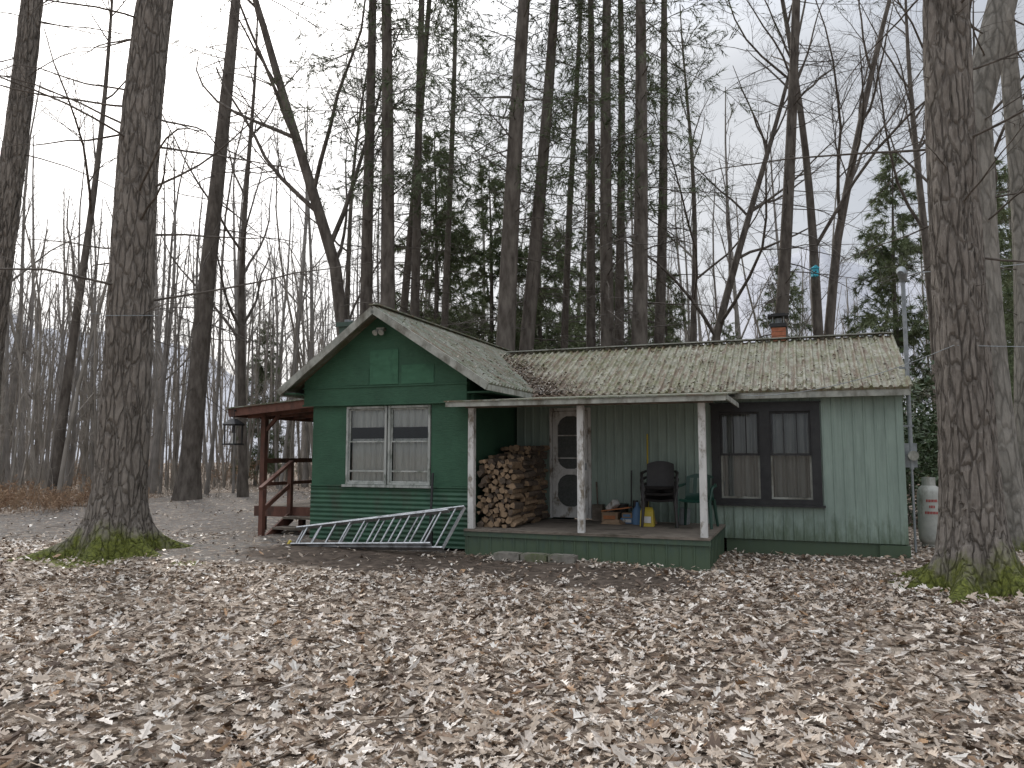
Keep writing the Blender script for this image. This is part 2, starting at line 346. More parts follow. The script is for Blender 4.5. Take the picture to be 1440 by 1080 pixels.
# ------------------------------------------------------------ leaf litter
def inhouse(x,y):
    U,v=uvh(x,y)
    return ((U>-3.75)&(U<.03)&(v>-.02)&(v<6.4))|((U>-.1)&(U<2.72)&(v>2.15)&(v<6.4))|((U>-6.7)&(U<-3.6)&(v>.2)&(v<6.2))|((U>-8.6)&(U<-6.6)&(v>1.2)&(v<4))
PAL=np.array([(.55,.475,.40),(.68,.61,.54),(.45,.365,.285),(.355,.265,.19),(.25,.17,.115),(.13,.088,.062),(.51,.42,.335),(.76,.71,.64),(.36,.22,.12)])
PW=np.array([.19,.16,.17,.14,.11,.10,.1,.07,.02]); PW/=PW.sum()
half=np.array([(0,0),(.13,.05),(.26,.26),(.38,.11),(.52,.33),(.64,.12),(.80,.2),(1,0)])
def putleaves(lm,r,x,y,z,s,detail,dark=1.0):
    n=len(x); a=r.uniform(0,2*np.pi,n)
    tx,ty=r.normal(0,.33,n),r.normal(0,.33,n); fold=r.uniform(-.1,.9,n); curl=r.uniform(-.7,1.0,n); wd=r.uniform(.55,1.15,n)
    if detail: shp=[np.array([(p[0]-.5,p[1]) for p in half]),np.array([(p[0]-.5,-p[1]) for p in half])[::-1]]
    else: shp=[np.array([(-.5,0),(-.1,-.26),(.5,0),(.05,.28)])]
    col=PAL[r.choice(len(PAL),n,p=PW)]*r.uniform(.75,1.12,(n,1))*np.reshape(dark,(-1,1)); col=np.concatenate([col,np.ones((n,1))],1)
    for sh in shp:
        k=len(sh); lx=np.tile(sh[:,0],(n,1)); ly=sh[:,1][None]*wd[:,None]; lz=fold[:,None]*np.abs(ly)+curl[:,None]*(lx**2)
        lz=lz+lx*tx[:,None]+ly*ty[:,None]
        wx=(lx*np.cos(a)[:,None]-ly*np.sin(a)[:,None])*s[:,None]+x[:,None]; wy=(lx*np.sin(a)[:,None]+ly*np.cos(a)[:,None])*s[:,None]+y[:,None]
        wz=lz*s[:,None]+z[:,None]
        lm.add(np.stack([wx,wy,wz],-1).reshape(-1,3),np.arange(n*k).reshape(n,k),M['leaf'],np.repeat(col,k,axis=0))
lm=MB()
def leaves(n,y0,y1,xw,seed,detail,smin,smax):
    r=np.random.default_rng(seed); y=r.uniform(y0,y1,n); x=r.uniform(-1,1,n)*(xw+y*.75); g,d,mo=masks(x,y)
    keep=(r.random(n)>np.clip(.86*g+.85*d+.5*mo,0,.9))&~inhouse(x,y)
    patch=.5+.5*np.sin(x*.8+2*np.sin(y*.6))*np.cos(y*.9+x*.3); patch2=.5+.5*np.sin(x*2.1+1.3*np.sin(y*1.7))*np.sin(y*1.9-x*.6)
    keep&=r.random(n)>.38*patch+.15*patch2
    x,y=x[keep],y[keep]; n=len(x); s=smin+(smax-smin)*r.random(n)**1.8
    tone=1.06-.22*patch[keep]*patch2[keep]
    putleaves(lm,r,x,y,hgt(x,y)+.018+np.abs(r.normal(0,.018,n)),s,detail,tone)
leaves(46000,3,10,1.5,11,True,.04,.135)
leaves(42000,9.5,15,2.5,12,False,.045,.12)
leaves(26000,15,34,4,13,False,.07,.14)
lm.obj("leaf_litter")
r=np.random.default_rng(44); n=300; y=r.uniform(3.5,16,n); x=r.uniform(-1,1,n)*(1.5+y*.75); a=r.uniform(0,6.28,n); Lr=r.uniform(.12,.7,n)
ok=~inhouse(x,y); x,y,a,Lr=x[ok],y[ok],a[ok],Lr[ok]; n=len(x); P=np.zeros((n,5,3))
for k in range(5):
    P[:,k]=np.stack([x+np.cos(a)*Lr*k/4,y+np.sin(a)*Lr*k/4,hgt(x,y)+.05+.01*r.normal(size=n)],-1); a=a+r.normal(0,.06,n)
tm=MB(); v,f=tubes(P,np.linspace(1,.4,5)[None]*r.uniform(.003,.008,n)[:,None],5); tm.add(v,f,M['lbark'],smooth=True); tm.obj("fallen_twigs")

# ------------------------------------------------------------ tree growth
def norm(a): return a/(np.linalg.norm(a,axis=-1,keepdims=True)+1e-9)
def grow(r,P,R,n,t0,t1,length,ang,K,rr,up=0.,wig=.1,tip=.25,rmin=.004,bendup=0.,tpow=1.,lr=.03):
    Np,K0,_=P.shape
    seg=np.linalg.norm(np.diff(P,axis=1),axis=2).sum(1)
    pi=r.choice(Np,n,p=seg/seg.sum()) if Np>1 else np.zeros(n,int)
    t=t0+(t1-t0)*r.random(n)**tpow; f=t*(K0-1); i=np.minimum(f.astype(int),K0-2); fr=(f-i)[:,None]
    p=P[pi,i]*(1-fr)+P[pi,i+1]*fr; tan=norm(P[pi,i+1]-P[pi,i]); rad=R[pi,i]*(1-fr[:,0])+R[pi,i+1]*fr[:,0]
    q=r.normal(size=(n,3)); q=norm(q-(q*tan).sum(1,keepdims=True)*tan)
    a=np.radians(r.uniform(ang[0],ang[1],n))[:,None]; d=tan*np.cos(a)+q*np.sin(a)
    Ln=length(t,seg[pi],r); out=np.zeros((n,K,3)); out[:,0]=p
    for k in range(1,K):
        d=d+r.normal(size=(n,3))*wig; d[:,2]+=up+bendup*(k/K); d=norm(d); p=p+d*(Ln/(K-1))[:,None]; out[:,k]=p
    r0=np.maximum(np.minimum(rad*rr,Ln*lr),rmin)
    rads=r0[:,None]*np.linspace(1,tip,K)[None]
    return out,rads
def trunkline(x0,y0,H,slope,slopey,wigx,K,seed,curve=None):
    r=np.random.default_rng(seed); z=np.linspace(-.15,H,K); t=z/H
    x=x0+slope*z+wigx*np.sin(t*5+r.uniform(0,6))*t; y=y0+slopey*z+wigx*np.sin(t*4+r.uniform(0,6))*t
    if curve: x=x+np.interp(z,curve[0],curve[1])
    return np.stack([x,y,z],-1)
def sprays(r,mb,P,n,ln,wd,mat,droop=-.2,spread=.7):
    Np,K,_=P.shape; pi=r.integers(0,Np,n); f=r.random(n)*(K-1); i=np.minimum(f.astype(int),K-2); fr=(f-i)[:,None]
    p=P[pi,i]*(1-fr)+P[pi,i+1]*fr; t=norm(P[pi,i+1]-P[pi,i]); d=norm(t+r.normal(size=(n,3))*spread+np.array([0,0,droop]))
    s=norm(np.cross(d,r.normal(size=(n,3)))); l=r.uniform(*ln,n)[:,None]; w=r.uniform(*wd,n)[:,None]
    V=np.stack([p-s*w,p+s*w,p+d*l],1)
    mb.add(V.reshape(-1,3),np.arange(n*3).reshape(n,3),mat)
def conifer(name,x0,y0,r0,slope,seed,H=24,nb=95,fol=5000,f0=.42,barkm=None,blen=1.0):
    r=np.random.default_rng(seed); mb=MB(); bk=barkm or M['bark2']
    tl=trunkline(0,0,H,slope,r.uniform(-.01,.01),.18,22,seed); z=np.clip(tl[:,2],0,H)
    tr=r0*(1-z/H)**.75*1.02+.02+r0*.5*np.exp(-z/.35)
    v,f=tubes(tl[None],tr[None],12); mb.add(v,f,bk,smooth=True)
    L1=lambda t,pl,r:blen*(1.0+2.4*np.clip(1-np.abs(t-.5)*1.5,.15,1))*r.uniform(.35,1.1,len(t))
    B,BR=grow(r,tl[None],tr[None],nb,.14,.98,L1,(75,110),6,.13,up=-.02,wig=.09,bendup=-.03,rmin=.009,lr=.011)
    v,f=tubes(B,BR,3); mb.add(v,f,M['twig'])
    C,CR=grow(r,B,BR,nb*8,.2,1,lambda t,pl,r:(.3+.26*pl*(1-t*.5))*r.uniform(.4,1.1,len(t)),(35,70),3,.6,up=-.04,wig=.12,rmin=.005,lr=.008)
    v,f=tubes(C,CR,3); mb.add(v,f,M['twig'])
    hi=C[C[:,0,2]>H*f0]
    if fol and len(hi): sprays(r,mb,hi,fol,(.12,.3),(.007,.015),M['needle'],-.15,.5)
    return mb.obj(name,loc=(x0,y0,0))
def decid(name,x0,y0,r0,slope,seed,H=20,curve=None,nb=11,fine=1.0,mat=None,tw=None,first=.28,obj=True,K0=16,sidelen=.42,lev=4,ts=10):
    r=np.random.default_rng(seed); mb=MB(); bk=mat or M['bark2']; tw=tw or M['twig']
    tl=trunkline(0,0,H,slope,r.uniform(-.03,.03),.35,K0,seed,curve); z=np.clip(tl[:,2],0,H)
    tr=r0*(1-z/H)**.9+.02+r0*.35*np.exp(-z/.3)
    v,f=tubes(tl[None],tr[None],ts); mb.add(v,f,bk,smooth=True)
    far=lev<4
    B,BR=grow(r,tl[None],tr[None],nb,first,.95,lambda t,pl,r:H*sidelen*(1.15-t)*r.uniform(.6,1.2,len(t)),(22,50),5 if far else 8,.5,up=.05,wig=.11,rmin=.015,lr=.014)
    v,f=tubes(B,BR,3 if far else 5); mb.add(v,f,bk,smooth=True)
    C,CR=grow(r,B,BR,int(nb*7*fine),.2,1,lambda t,pl,r:pl*.42*(1.2-t)*r.uniform(.6,1.2,len(t)),(25,60),4 if far else 6,.55,up=.04,wig=.15,rmin=.008,lr=.010)
    v,f=tubes(C,CR,3); mb.add(v,f,tw)
    D_,DR=grow(r,C,CR,int(nb*34*fine),.15,1,lambda t,pl,r:(.25+pl*.4*(1.2-t))*r.uniform(.5,1.2,len(t)),(25,65),3 if far else 4,.6,up=.02,wig=.18,rmin=.005,lr=.008)
    v,f=tubes(D_,DR,3); mb.add(v,f,tw)
    if lev>3:
        E,ER=grow(r,D_,DR,int(nb*55*fine),.1,1,lambda t,pl,r:.2+.45*r.random(len(t)),(25,65),3,.6,up=.02,wig=.15,rmin=.0035,lr=.006)
        v,f=tubes(E,ER,3); mb.add(v,f,tw)
    return mb.obj(name,loc=(x0,y0,0)) if obj else mb
CON=[(-4.07,21,.18,-.009),(-3.22,20,.21,-.027),(-4.03,24,.13,.083),(-3.02,22,.14,.024),(-2.44,26,.12,.016),(-.34,20,.27,.045),(.03,21,.21,.079),(1.7,27,.13,.042),
(2.33,22,.14,0),(2.67,21,.20,.009),(3.36,24,.16,.014),(3.34,20.5,.23,.027),(4.46,24,.18,.044),(7.47,22,.20,.081),(-11.1,26,.33,.052)]
for i,(x,y,rr,s) in enumerate(CON): conifer("pine_tree",x,y,rr,s,100+i,H=25 if i<14 else 27,nb=100,fol=7500 if i<13 else 1500,f0=.34 if i<13 else .6)
DEC=[(5.2,24,.15,.27,18,None),(9.6,23,.17,-.037,21,None),(9.24,23.5,.17,.06,21,([0,8,21],[0,.6,3.0])),(-3.94,21,.21,-.06,21,([0,7,12,21],[0,-.7,-2.2,-4.5])),(-9.9,28,.15,-.025,20,None),
(12.2,20,.15,.02,19,None),(-14.5,24,.15,.06,19,None),(14.8,26,.18,-.03,20,None),(6.3,27,.13,.03,19,None),(-6.9,30,.13,.05,19,None)]
for i,(x,y,rr,s,H,c) in enumerate(DEC): decid("maple_tree",x,y,rr,s,200+i,H=H,curve=c)
# ------------------------------------------------------------ big foreground trees
def bigtree(name,x0,y0,r0,slope,seed,H,flare,lobes,curve=None,nb=26,mat=None,ridge=.014,taper=.55,b0=.28,gap=None):
    r=np.random.default_rng(seed); mb=MB(); S=110
    z=np.concatenate([np.linspace(-.2,1.2,60),np.linspace(1.2,H,201)[1:]]); K=len(z)
    cx=slope*z+.06*np.sin(z*.5+seed)
    if curve: cx=cx+np.interp(z,curve[0],curve[1])
    cy=.05*np.sin(z*.4+seed*2)
    th=np.linspace(0,2*np.pi,S,endpoint=False)
    rad=r0*(1-(np.clip(z,0,H)/H)*taper)
    V=np.zeros((K,S,3)); ph=r.uniform(0,6.28,4)
    lob=.5+.5*np.cos(th*lobes+ph[0]+.8*np.sin(th+ph[1])); lob=lob**2.6*(.8+.35*np.sin(th*2+ph[2]))
    for k in range(K):
        zz=max(z[k],-.1); fl=flare*math.exp(-max(zz,0)/.17)
        rr=rad[k]+ (.26*flare*math.exp(-max(zz,0)/.5)) + fl*lob
        for j in range(S):
            a=th[j]; q=Vector((math.cos(a)*r0*9,math.sin(a)*r0*9,z[k]*2.2)); 
            nn=mn.noise(q*1.3)*1.0+mn.noise(q*3.1+Vector((5,5,5)))*.6
            n3=abs(mn.noise(Vector((math.cos(a)*r0*22,math.sin(a)*r0*22,z[k]*3.0))))
            R1=rr[j]+ridge*nn-ridge*1.2*(1 if n3<.07 else 0)+.02*math.sin(3*a+z[k]*.5)
            V[k,j]=(cx[k]+R1*math.cos(a),cy[k]+R1*math.sin(a),z[k])
    idx=np.arange(K*S).reshape(K,S); A=idx[:-1];B=np.roll(A,-1,1);D2=idx[1:];C=np.roll(D2,-1,1)
    mb.add(V.reshape(-1,3),np.stack([A,B,C,D2],-1).reshape(-1,4),mat or M['bark'],smooth=True)
    tl=np.stack([cx,cy,z],-1)[::6]; tr=rad[::6]
    if nb:
        Bq,BR=grow(r,tl[None],tr[None],nb,b0,1,lambda t,pl,r:r.uniform(1.2,4.4,len(t)),(70,108),9,.07,up=-.006,wig=.085,bendup=-.012,rmin=.010,lr=.009)
        v,f=tubes(Bq,BR,5); mb.add(v,f,M['bark2'],smooth=True)
        C1,CR=grow(r,Bq,BR,nb*8,.2,1,lambda t,pl,r:.3+1.0*r.random(len(t)),(30,65),5,.6,up=-.02,wig=.13,rmin=.004,lr=.007)
        v,f=tubes(C1,CR,3); mb.add(v,f,M['twig'])
        C2,CR2=grow(r,C1,CR,nb*22,.15,1,lambda t,pl,r:.15+.35*r.random(len(t)),(30,65),3,.6,up=-.02,wig=.14,rmin=.0025,lr=.006)
        v,f=tubes(C2,CR2,3); mb.add(v,f,M['twig'])
        S1,SR=grow(r,tl[None],tr[None],16,.28,.6,lambda t,pl,r:r.uniform(.12,.5,len(t)),(60,100),4,.09,wig=.08,rmin=.010,lr=.03)
        v,f=tubes(S1,SR,5); mb.add(v,f,M['bark2'])
    return mb.obj(name,loc=(x0,y0,0))
bigtree("large_pine_tree",LT[0],LT[1],.37,.046,1,16,1.0,6,nb=56,taper=.5,b0=.33)
bigtree("large_pine_tree",RT[0],RT[1],.31,.018,2,14,.85,6,nb=40,taper=.35,b0=.36)
bigtree("beech_tree",RT2[0],RT2[1],.36,0,3,15,.4,5,curve=([0,4,7.5,10,15],[0,-.1,-.15,.55,2.6]),nb=16,mat=M['bark3'],ridge=.008,taper=.55,b0=.4)
bigtree("large_pine_tree",-9.95,14,.27,.053,4,15,.3,5,nb=30,taper=.5,b0=.45)
bigtree("beech_tree",10.2,15,.25,.02,5,14,.3,5,nb=12,mat=M['bark3'],ridge=.006,b0=.45)

# ------------------------------------------------------------ hemlocks (shared meshes)
def hemlock_mesh(seed,H,Rb,nf):
    r=np.random.default_rng(seed); mb=MB(); tl=trunkline(0,0,H,0,0,.1,12,seed); tr=.15*(1-np.clip(tl[:,2],0,H)/H)+.015
    v,f=tubes(tl[None],tr[None],8); mb.add(v,f,M['bark2'],smooth=True)
    B,BR=grow(r,tl[None],tr[None],170,.10,.99,lambda t,pl,r:(Rb*(1.05-t)**.8+.2)*r.uniform(.5,1.15,len(t)),(75,100),5,.2,up=-.03,wig=.07,bendup=-.03,rmin=.008,lr=.010)
    v,f=tubes(B,BR,3); mb.add(v,f,M['twig'])
    C,CR=grow(r,B,BR,1700,.12,1,lambda t,pl,r:(.2+.3*pl*(1.1-t))*r.uniform(.5,1.1,len(t)),(35,65),3,.5,up=-.05,wig=.1,rmin=.004)
    v,f=tubes(C,CR,3); mb.add(v,f,M['twig'])
    sprays(r,mb,C,nf,(.14,.34),(.010,.022),M['hem'],-.3,.7); return mb
h1=hemlock_mesh(31,14,2.9,52000).obj("hemlock_tree",loc=(-2.9,28,0))
h2=hemlock_mesh(32,12,2.9,44000).obj("hemlock_tree",loc=(1.2,31,0))
def inst(src,name,x,y,s,rz,sz=1,parent=None,z=0):
    o=bpy.data.objects.new(name,src.data); scene.collection.objects.link(o); o.location=(x,y,z); o.scale=(s,s,s*sz); o.rotation_euler=(0,0,rz)
    if parent: o.parent=parent
    return o
for i,(h,x,y,s) in enumerate([(h1,-.9,31,1.0),(h1,15.5,30,1.0),(h2,18.0,28,1.1),(h2,13.2,36,.9),(h1,20.5,33,1.15),(h2,7.0,36,.75),(h2,-5.8,36,.8),(h1,4.0,33,.9),(h2,12.6,18.5,.5),(h1,-12.5,38,.6),(h1,10.6,17.0,.42),(h2,-8.0,36,.45),(h2,6.2,30,.75),(h2,2.6,38,1.1),(h2,8.8,31,.6)]):
    inst(h,"hemlock_tree",x,y,s,i*1.7)
# ------------------------------------------------------------ distant bare forest: one mesh
vars_=[decid("t",0,0,[.06,.11,.15,.05,.10,.08][i],[.05,-.03,.02,.09,0,-.07][i],300+i,H=[13,16,18,14,17,15][i],nb=[8,10,11,8,11,9][i],fine=.85,mat=M['fbark'],tw=M['fbark'],obj=False,K0=8,sidelen=[.22,.32,.36,.22,.30,.28][i],first=[.4,.3,.3,.4,.35,.3][i],lev=3,ts=5) for i in range(6)]
saps=[decid("t",0,0,[.03,.04,.035,.05][i],[.12,-.08,.03,-.16][i],400+i,H=[9,11,7,12][i],nb=9,fine=.6,mat=M['sap'],tw=M['sap'],obj=False,K0=8,sidelen=.2,first=.2,lev=3,ts=4) for i in range(4)]
fm=MB(); r=np.random.default_rng(55); cnt=0
while cnt<330:
    y=r.uniform(29,85); a=r.uniform(-44,44); x=y*math.tan(R_(a))
    if y<36 and -8<x<8: continue
    if r.random()<.35 and x>-4: continue
    fm.merge(vars_[r.integers(0,6)],(x,y,max(0,(y-60)*.12)),r.uniform(.75,1.2),r.uniform(0,6.28)); cnt+=1
for k in range(90):
    y=r.uniform(21,38); x=r.uniform(-30,-9.8)
    if abs(x+10.5)<2.2 and y<30: continue
    fm.merge(vars_[[0,3,5][r.integers(0,3)]],(x,y,0),r.uniform(.5,.95),r.uniform(0,6.28))
for k in range(330):
    y=r.uniform(21,52); x=y*math.tan(R_(r.uniform(-42,-12) if k<230 else r.uniform(-12,42)))
    if y<31 and -11.8<x<9: continue
    fm.merge(saps[r.integers(0,4)],(x,y,0),r.uniform(.6,1.15),r.uniform(0,6.28))
fm.obj("distant_forest")
def shrub(seed,n,h,mat,mat2=None):
    r=np.random.default_rng(seed); mb=MB(); K=5
    P=np.zeros((n,K,3)); d=norm(np.stack([r.normal(0,.35,n),r.normal(0,.35,n),np.ones(n)],-1)); p=np.stack([r.normal(0,.45,n),r.normal(0,.45,n),np.full(n,-.05)],-1)
    L_=h*r.uniform(.4,1.1,n); P[:,0]=p
    for k in range(1,K): d=norm(d+r.normal(size=(n,3))*.13); p=p+d*(L_/(K-1))[:,None]; P[:,k]=p
    Rr=np.linspace(1,.25,K)[None]*r.uniform(.005,.012,n)[:,None]
    v,f=tubes(P,Rr,3); mb.add(v,f,mat)
    C,CR=grow(r,P,Rr,n*7,.3,1,lambda t,pl,r:.15+.18*h*r.random(len(t)),(25,60),3,.6,wig=.15,rmin=.003,lr=.008)
    v,f=tubes(C,CR,3); mb.add(v,f,mat)
    if mat2: sprays(r,mb,C,n*40,(.05,.11),(.01,.02),mat2,-.3)
    return mb
s1=shrub(71,22,1.9,M['sap']); s2=shrub(72,26,1.1,M['dry'],M['dry']); s3=shrub(73,16,3.0,M['sap'])
um=MB()
for k in range(260):
    y=r.uniform(22,60); x=y*math.tan(R_(r.uniform(-44,44)))
    if y<30 and -9.5<x<8: continue
    um.merge([s1,s2,s3][r.choice(3,p=[.45,.15,.4])],(x,y,0),r.uniform(.7,1.4),r.uniform(0,6))
for k in range(38):
    um.merge(s2,(r.uniform(-19,-12.0),r.uniform(19.5,25),0),r.uniform(.45,.9),r.uniform(0,6))
um.obj("underbrush")
def rhodo(seed,n,h):
    r=np.random.default_rng(seed); mb=shrub(seed,18,h,M['twig']); P=norm(r.normal(size=(n,3)))*(r.random((n,1))**.35)*np.array([[1.1,1.1,h*.55]])*(1+.25*r.normal(size=(n,1)))
    P[:,2]=np.abs(P[:,2]+h*.5)
    d=norm(np.stack([r.normal(size=n),r.normal(size=n),r.normal(-.5,.4,n)],-1)); s=norm(np.cross(d,r.normal(size=(n,3)))); l=r.uniform(.09,.17,n)[:,None]; w_=l*.17
    V=np.stack([P,P+d*l*.5-s*w_,P+d*l,P+d*l*.5+s*w_],1); mb.add(V.reshape(-1,3),np.arange(n*4).reshape(n,4),M['rhodo']); return mb
rh=rhodo(81,2600,2.6).obj("rhododendron_bush",loc=(9.4,16.4,0))
for (x,y,s) in [(8.3,17.6,1.25),(10.6,17.6,1.2),(9.2,19,1.5),(-15.0,20.0,.42),(-16.2,21,.5),(12.2,15.5,.9)]: inst(rh,"rhododendron_bush",x,y,s,x)

# ------------------------------------------------------------ hills
def hills():
    m,nt,b=newmat("hazed_forested_hill"); v=coords(nt,(1,1,.35)); n=noise(nt,v,.3,9,.75)
    c=ramp(nt,n,[(.3,(.36,.365,.395)),(.7,(.46,.465,.49))])  # pale bluish grey: air haze mixed into the slope colour
    nt.links.new(c,b.inputs["Base Color"]); b.inputs["Roughness"].default_value=1; b.inputs["Specular IOR Level"].default_value=0
    return m
az=np.radians(np.linspace(-75,75,240)); tt=np.linspace(0,1,40)
A,T=np.meshgrid(az,tt); Ad=np.degrees(A)
crest=24+30*np.exp(-((Ad+36)/17)**2)+56*np.exp(-((Ad-21)/9)**2)+40*np.exp(-((Ad-45)/18)**2)
crest=crest+3*np.sin(Ad*.45)+1.2*np.sin(Ad*1.1+2)+.5*np.sin(Ad*3.1)
dist=120+230*T; Zh=crest*sst(0,1,T)**.8*(1+.02*np.sin(Ad*2+T*9))-1
Zh=Zh+.9*np.random.default_rng(5).random(Zh.shape)*T
idx=np.arange(A.size).reshape(A.shape)
hb=MB(); hb.add(np.stack([dist*np.sin(A),dist*np.cos(A),Zh],-1).reshape(-1,3),np.stack([idx[:-1,:-1],idx[:-1,1:],idx[1:,1:],idx[1:,:-1]],-1).reshape(-1,4),hills(),smooth=True); hb.obj("hills")

# ============================================================ CABIN
cab=empty("cabin",HL,HR)
def ribs(mb,x0,x1,z0,z1,y,sp,m,w_=.035,d=.018,off=0.):
    x=math.ceil((x0-off)/sp)*sp+off
    while x<x1-.02:
        if x>x0+.02:
            mb.hexa([(x-w_,y,z0),(x+w_,y,z0),(x+w_*.45,y-d,z0),(x-w_*.45,y-d,z0),(x-w_,y,z1),(x+w_,y,z1),(x+w_*.45,y-d,z1),(x-w_*.45,y-d,z1)],m)
        x+=sp
wl=MB(); s=M['siding']; VW=2.2
def wallpiece(x0,x1,z0,z1):
    wl.box(x0,x1,VW,VW+.1,z0,z1,s); ribs(wl,x0,x1,z0,z1,VW,.152,s,.022,.014,off=.03)
wallpiece(-3.62,-2.98,.44,2.62); wallpiece(-2.98,-2.22,2.40,2.62)
wallpiece(-2.22,-.16,.44,2.62); wallpiece(-.16,1.52,2.36,2.62); wallpiece(-.16,1.52,.22,.80)
wallpiece(1.52,2.68,.22,2.62)
wl.box(2.62,2.70,2.19,2.3,.22,2.62,s)
wl.box(2.6,2.69,2.31,6.4,.22,2.62,s); wl.box(-3.6,2.6,6.3,6.4,.22,2.62,s)
wl.prism([(2.3,2.62),(6.4,2.62),(4.2,3.62)],'x',2.6,2.68,s)
wl.obj("main_walls",cab)
f=MB(); f.box(.04,2.66,2.23,2.34,-.1,.215,M['skirt']); f.box(2.3,2.72,2.17,2.36,-.1,.2,M['skirt']); f.box(2.6,2.66,2.37,6.4,-.1,.21,M['block']); f.obj("foundation",cab)
def slope_roof(mb,a0,a1,e,rg,axis,m,th=.035,rib=.135):
    (c0,z0),(c1,z1)=e,rg; L_=math.hypot(c1-c0,z1-z0); nx,nz=-(z1-z0)/L_,(c1-c0)/L_
    if nz<0: nx,nz=-nx,-nz
    def pt(a,c,z): return (a,c,z) if axis=='x' else (c,a,z)
    def slab(b0,b1,b0t,b1t,h0,h1):
        mb.hexa([pt(b0,c0+nx*h0,z0+nz*h0),pt(b1,c0+nx*h0,z0+nz*h0),pt(b1,c1+nx*h0,z1+nz*h0),pt(b0,c1+nx*h0,z1+nz*h0),
                 pt(b0t,c0+nx*h1,z0+nz*h1),pt(b1t,c0+nx*h1,z0+nz*h1),pt(b1t,c1+nx*h1,z1+nz*h1),pt(b0t,c1+nx*h1,z1+nz*h1)],m)
    slab(a0,a1,a0,a1,-th,0)
    x=a0+rib/2
    while x<a1: slab(x-.033,x+.033,x-.012,x+.012,.0005,.032); x+=rib
AP=-5.27
rf=MB()
slope_roof(rf,-5.1,2.80,(1.95,2.60),(4.2,3.70),'x',M['roof'])
slope_roof(rf,-5.1,2.80,(6.55,2.55),(4.2,3.70),'x',M['roof'])
slope_roof(rf,-.12,6.1,(-3.24,2.68),(AP,4.0),'y',M['roof2'])
slope_roof(rf,-.12,6.1,(-7.08,2.68),(AP,4.0),'y',M['roof2'])
rf.beam((-4.6,4.2,3.745),(2.81,4.2,3.745),.2,.02,M['trim']); rf.beam((AP,-.13,4.04),(AP,6.1,4.04),.16,.022,M['roof2'])
rf.obj("roof",cab)
rl=MB(); r=np.random.default_rng(91); n=2600
z_=2.62+1.05*r.random(n)**1.5; vy=1.95+(z_-2.60)*(2.25/1.10); val=AP+(4-z_)*1.538
u_=val+np.abs(r.normal(0,.35,n))+.02; wide=r.random(n)<.45; u_=np.where(wide,r.uniform(-3.0,2.7,n),u_); ok=(u_>val)&(u_<2.75)
u_,vy,z_=u_[ok],vy[ok],z_[ok]; putleaves(rl,r,u_,vy,z_+.03,r.uniform(.03,.075,len(u_)),False,.55)
n=260; zb=2.72+1.2*r.random(n)**1.6; ub=AP+(4-zb)*1.538; putleaves(rl,r,ub,r.uniform(0,3.2,n),zb+.04,r.uniform(.03,.07,n),False,.55)
rl.obj("roof_leaf_debris",cab)
tr_=MB()
tr_.box(-3.1,2.79,1.975,2.0,2.47,2.575,M['trim'])
for ex in (-3.22,-7.10): tr_.beam((ex,-.14,2.62),(AP,-.14,3.945),.03,.12,M['trim'])
tr_.beam((2.79,1.97,2.54),(2.79,4.2,3.63),.025,.11,M['trim']); tr_.beam((2.79,6.5,2.52),(2.79,4.2,3.63),.025,.11,M['trim'])
tr_.beam((-7.06,-.1,2.615),(-7.06,6.05,2.615),.03,.1,M['trim']); tr_.beam((-3.25,-.1,2.61),(-3.25,2.2,2.61),.025,.09,M['trim'])
tr_.obj("fascia_trim",cab)
sf=MB()
sf.box(-3.1,2.7,2.0,2.2,2.575,2.59,M['green']); sf.box(-3.76,-3.27,.2,2.1,2.55,2.58,M['green']); sf.box(-7.04,-6.8,-.08,6,2.6,2.62,M['green']); sf.obj("soffit",cab)
gw=MB(); g=M['green']; y0=.25
gw.box(-6.66,-5.98,y0,y0+.1,1.06,2.44,g); gw.box(-4.37,-3.66,y0,y0+.1,1.06,2.44,g); gw.box(-5.98,-4.37,y0,y0+.1,2.38,2.44,g)
gw.box(-6.66,-3.66,y0+.02,y0+.1,.1,1.055,g)
gw.box(-3.74,-3.66,y0+.1,2.3,.44,2.55,g); gw.box(-6.66,-6.58,y0+.1,6,.1,2.7,g); gw.box(-6.66,-3.66,5.95,6.05,.1,2.7,g)
def gz(x): return (4.0-(x-AP)*1.32/2.03 if x>AP else 4.0-(AP-x)*1.32/1.81)-.045
gw.prism([(-6.82,2.42),(-3.72,2.42),(-3.72,gz(-3.72)),(AP,gz(AP)),(-6.82,gz(-6.82))],'y',.195,.3,g)
gw.prism([(-6.66,2.7),(-3.66,2.7),(AP,3.9)],'y',5.95,6.03,g)
gw.box(-3.80,-3.72,.31,2.2,2.42,2.75,g)
gw.box(-6.84,-3.70,.18,.194,2.70,2.725,g)
gw.box(-6.84,-3.70,.175,.196,2.40,2.43,g)
gw.obj("gable_walls",cab)
pp=MB(); pp.box(-5.50,-4.96,.181,.193,2.74,3.32,M['greenp']); pp.box(-6.0,-5.52,.186,.194,2.74,3.02,M['green']); pp.box(-4.90,-4.3,.186,.194,2.735,3.05,M['greenp'])
pp.box(-4.0,-3.7,.238,.249,1.07,2.40,M['green']); pp.obj("gable_patches",cab)
co=MB()
zz=np.linspace(.1,1.04,90); yy=.245-.014*(.5+.5*np.sin(zz/.076*2*np.pi))
Vv=[]
for x in (-6.67,-3.655):
    for a,b in zip(yy,zz): Vv.append((x,a,b))
n=len(zz); co.add(Vv,[(i,i+n,i+n+1,i+1) for i in range(n-1)],M['corr']); co.box(-6.68,-3.65,.215,.248,1.042,1.065,M['corr'])
co.obj("corrugated_wainscot",cab)
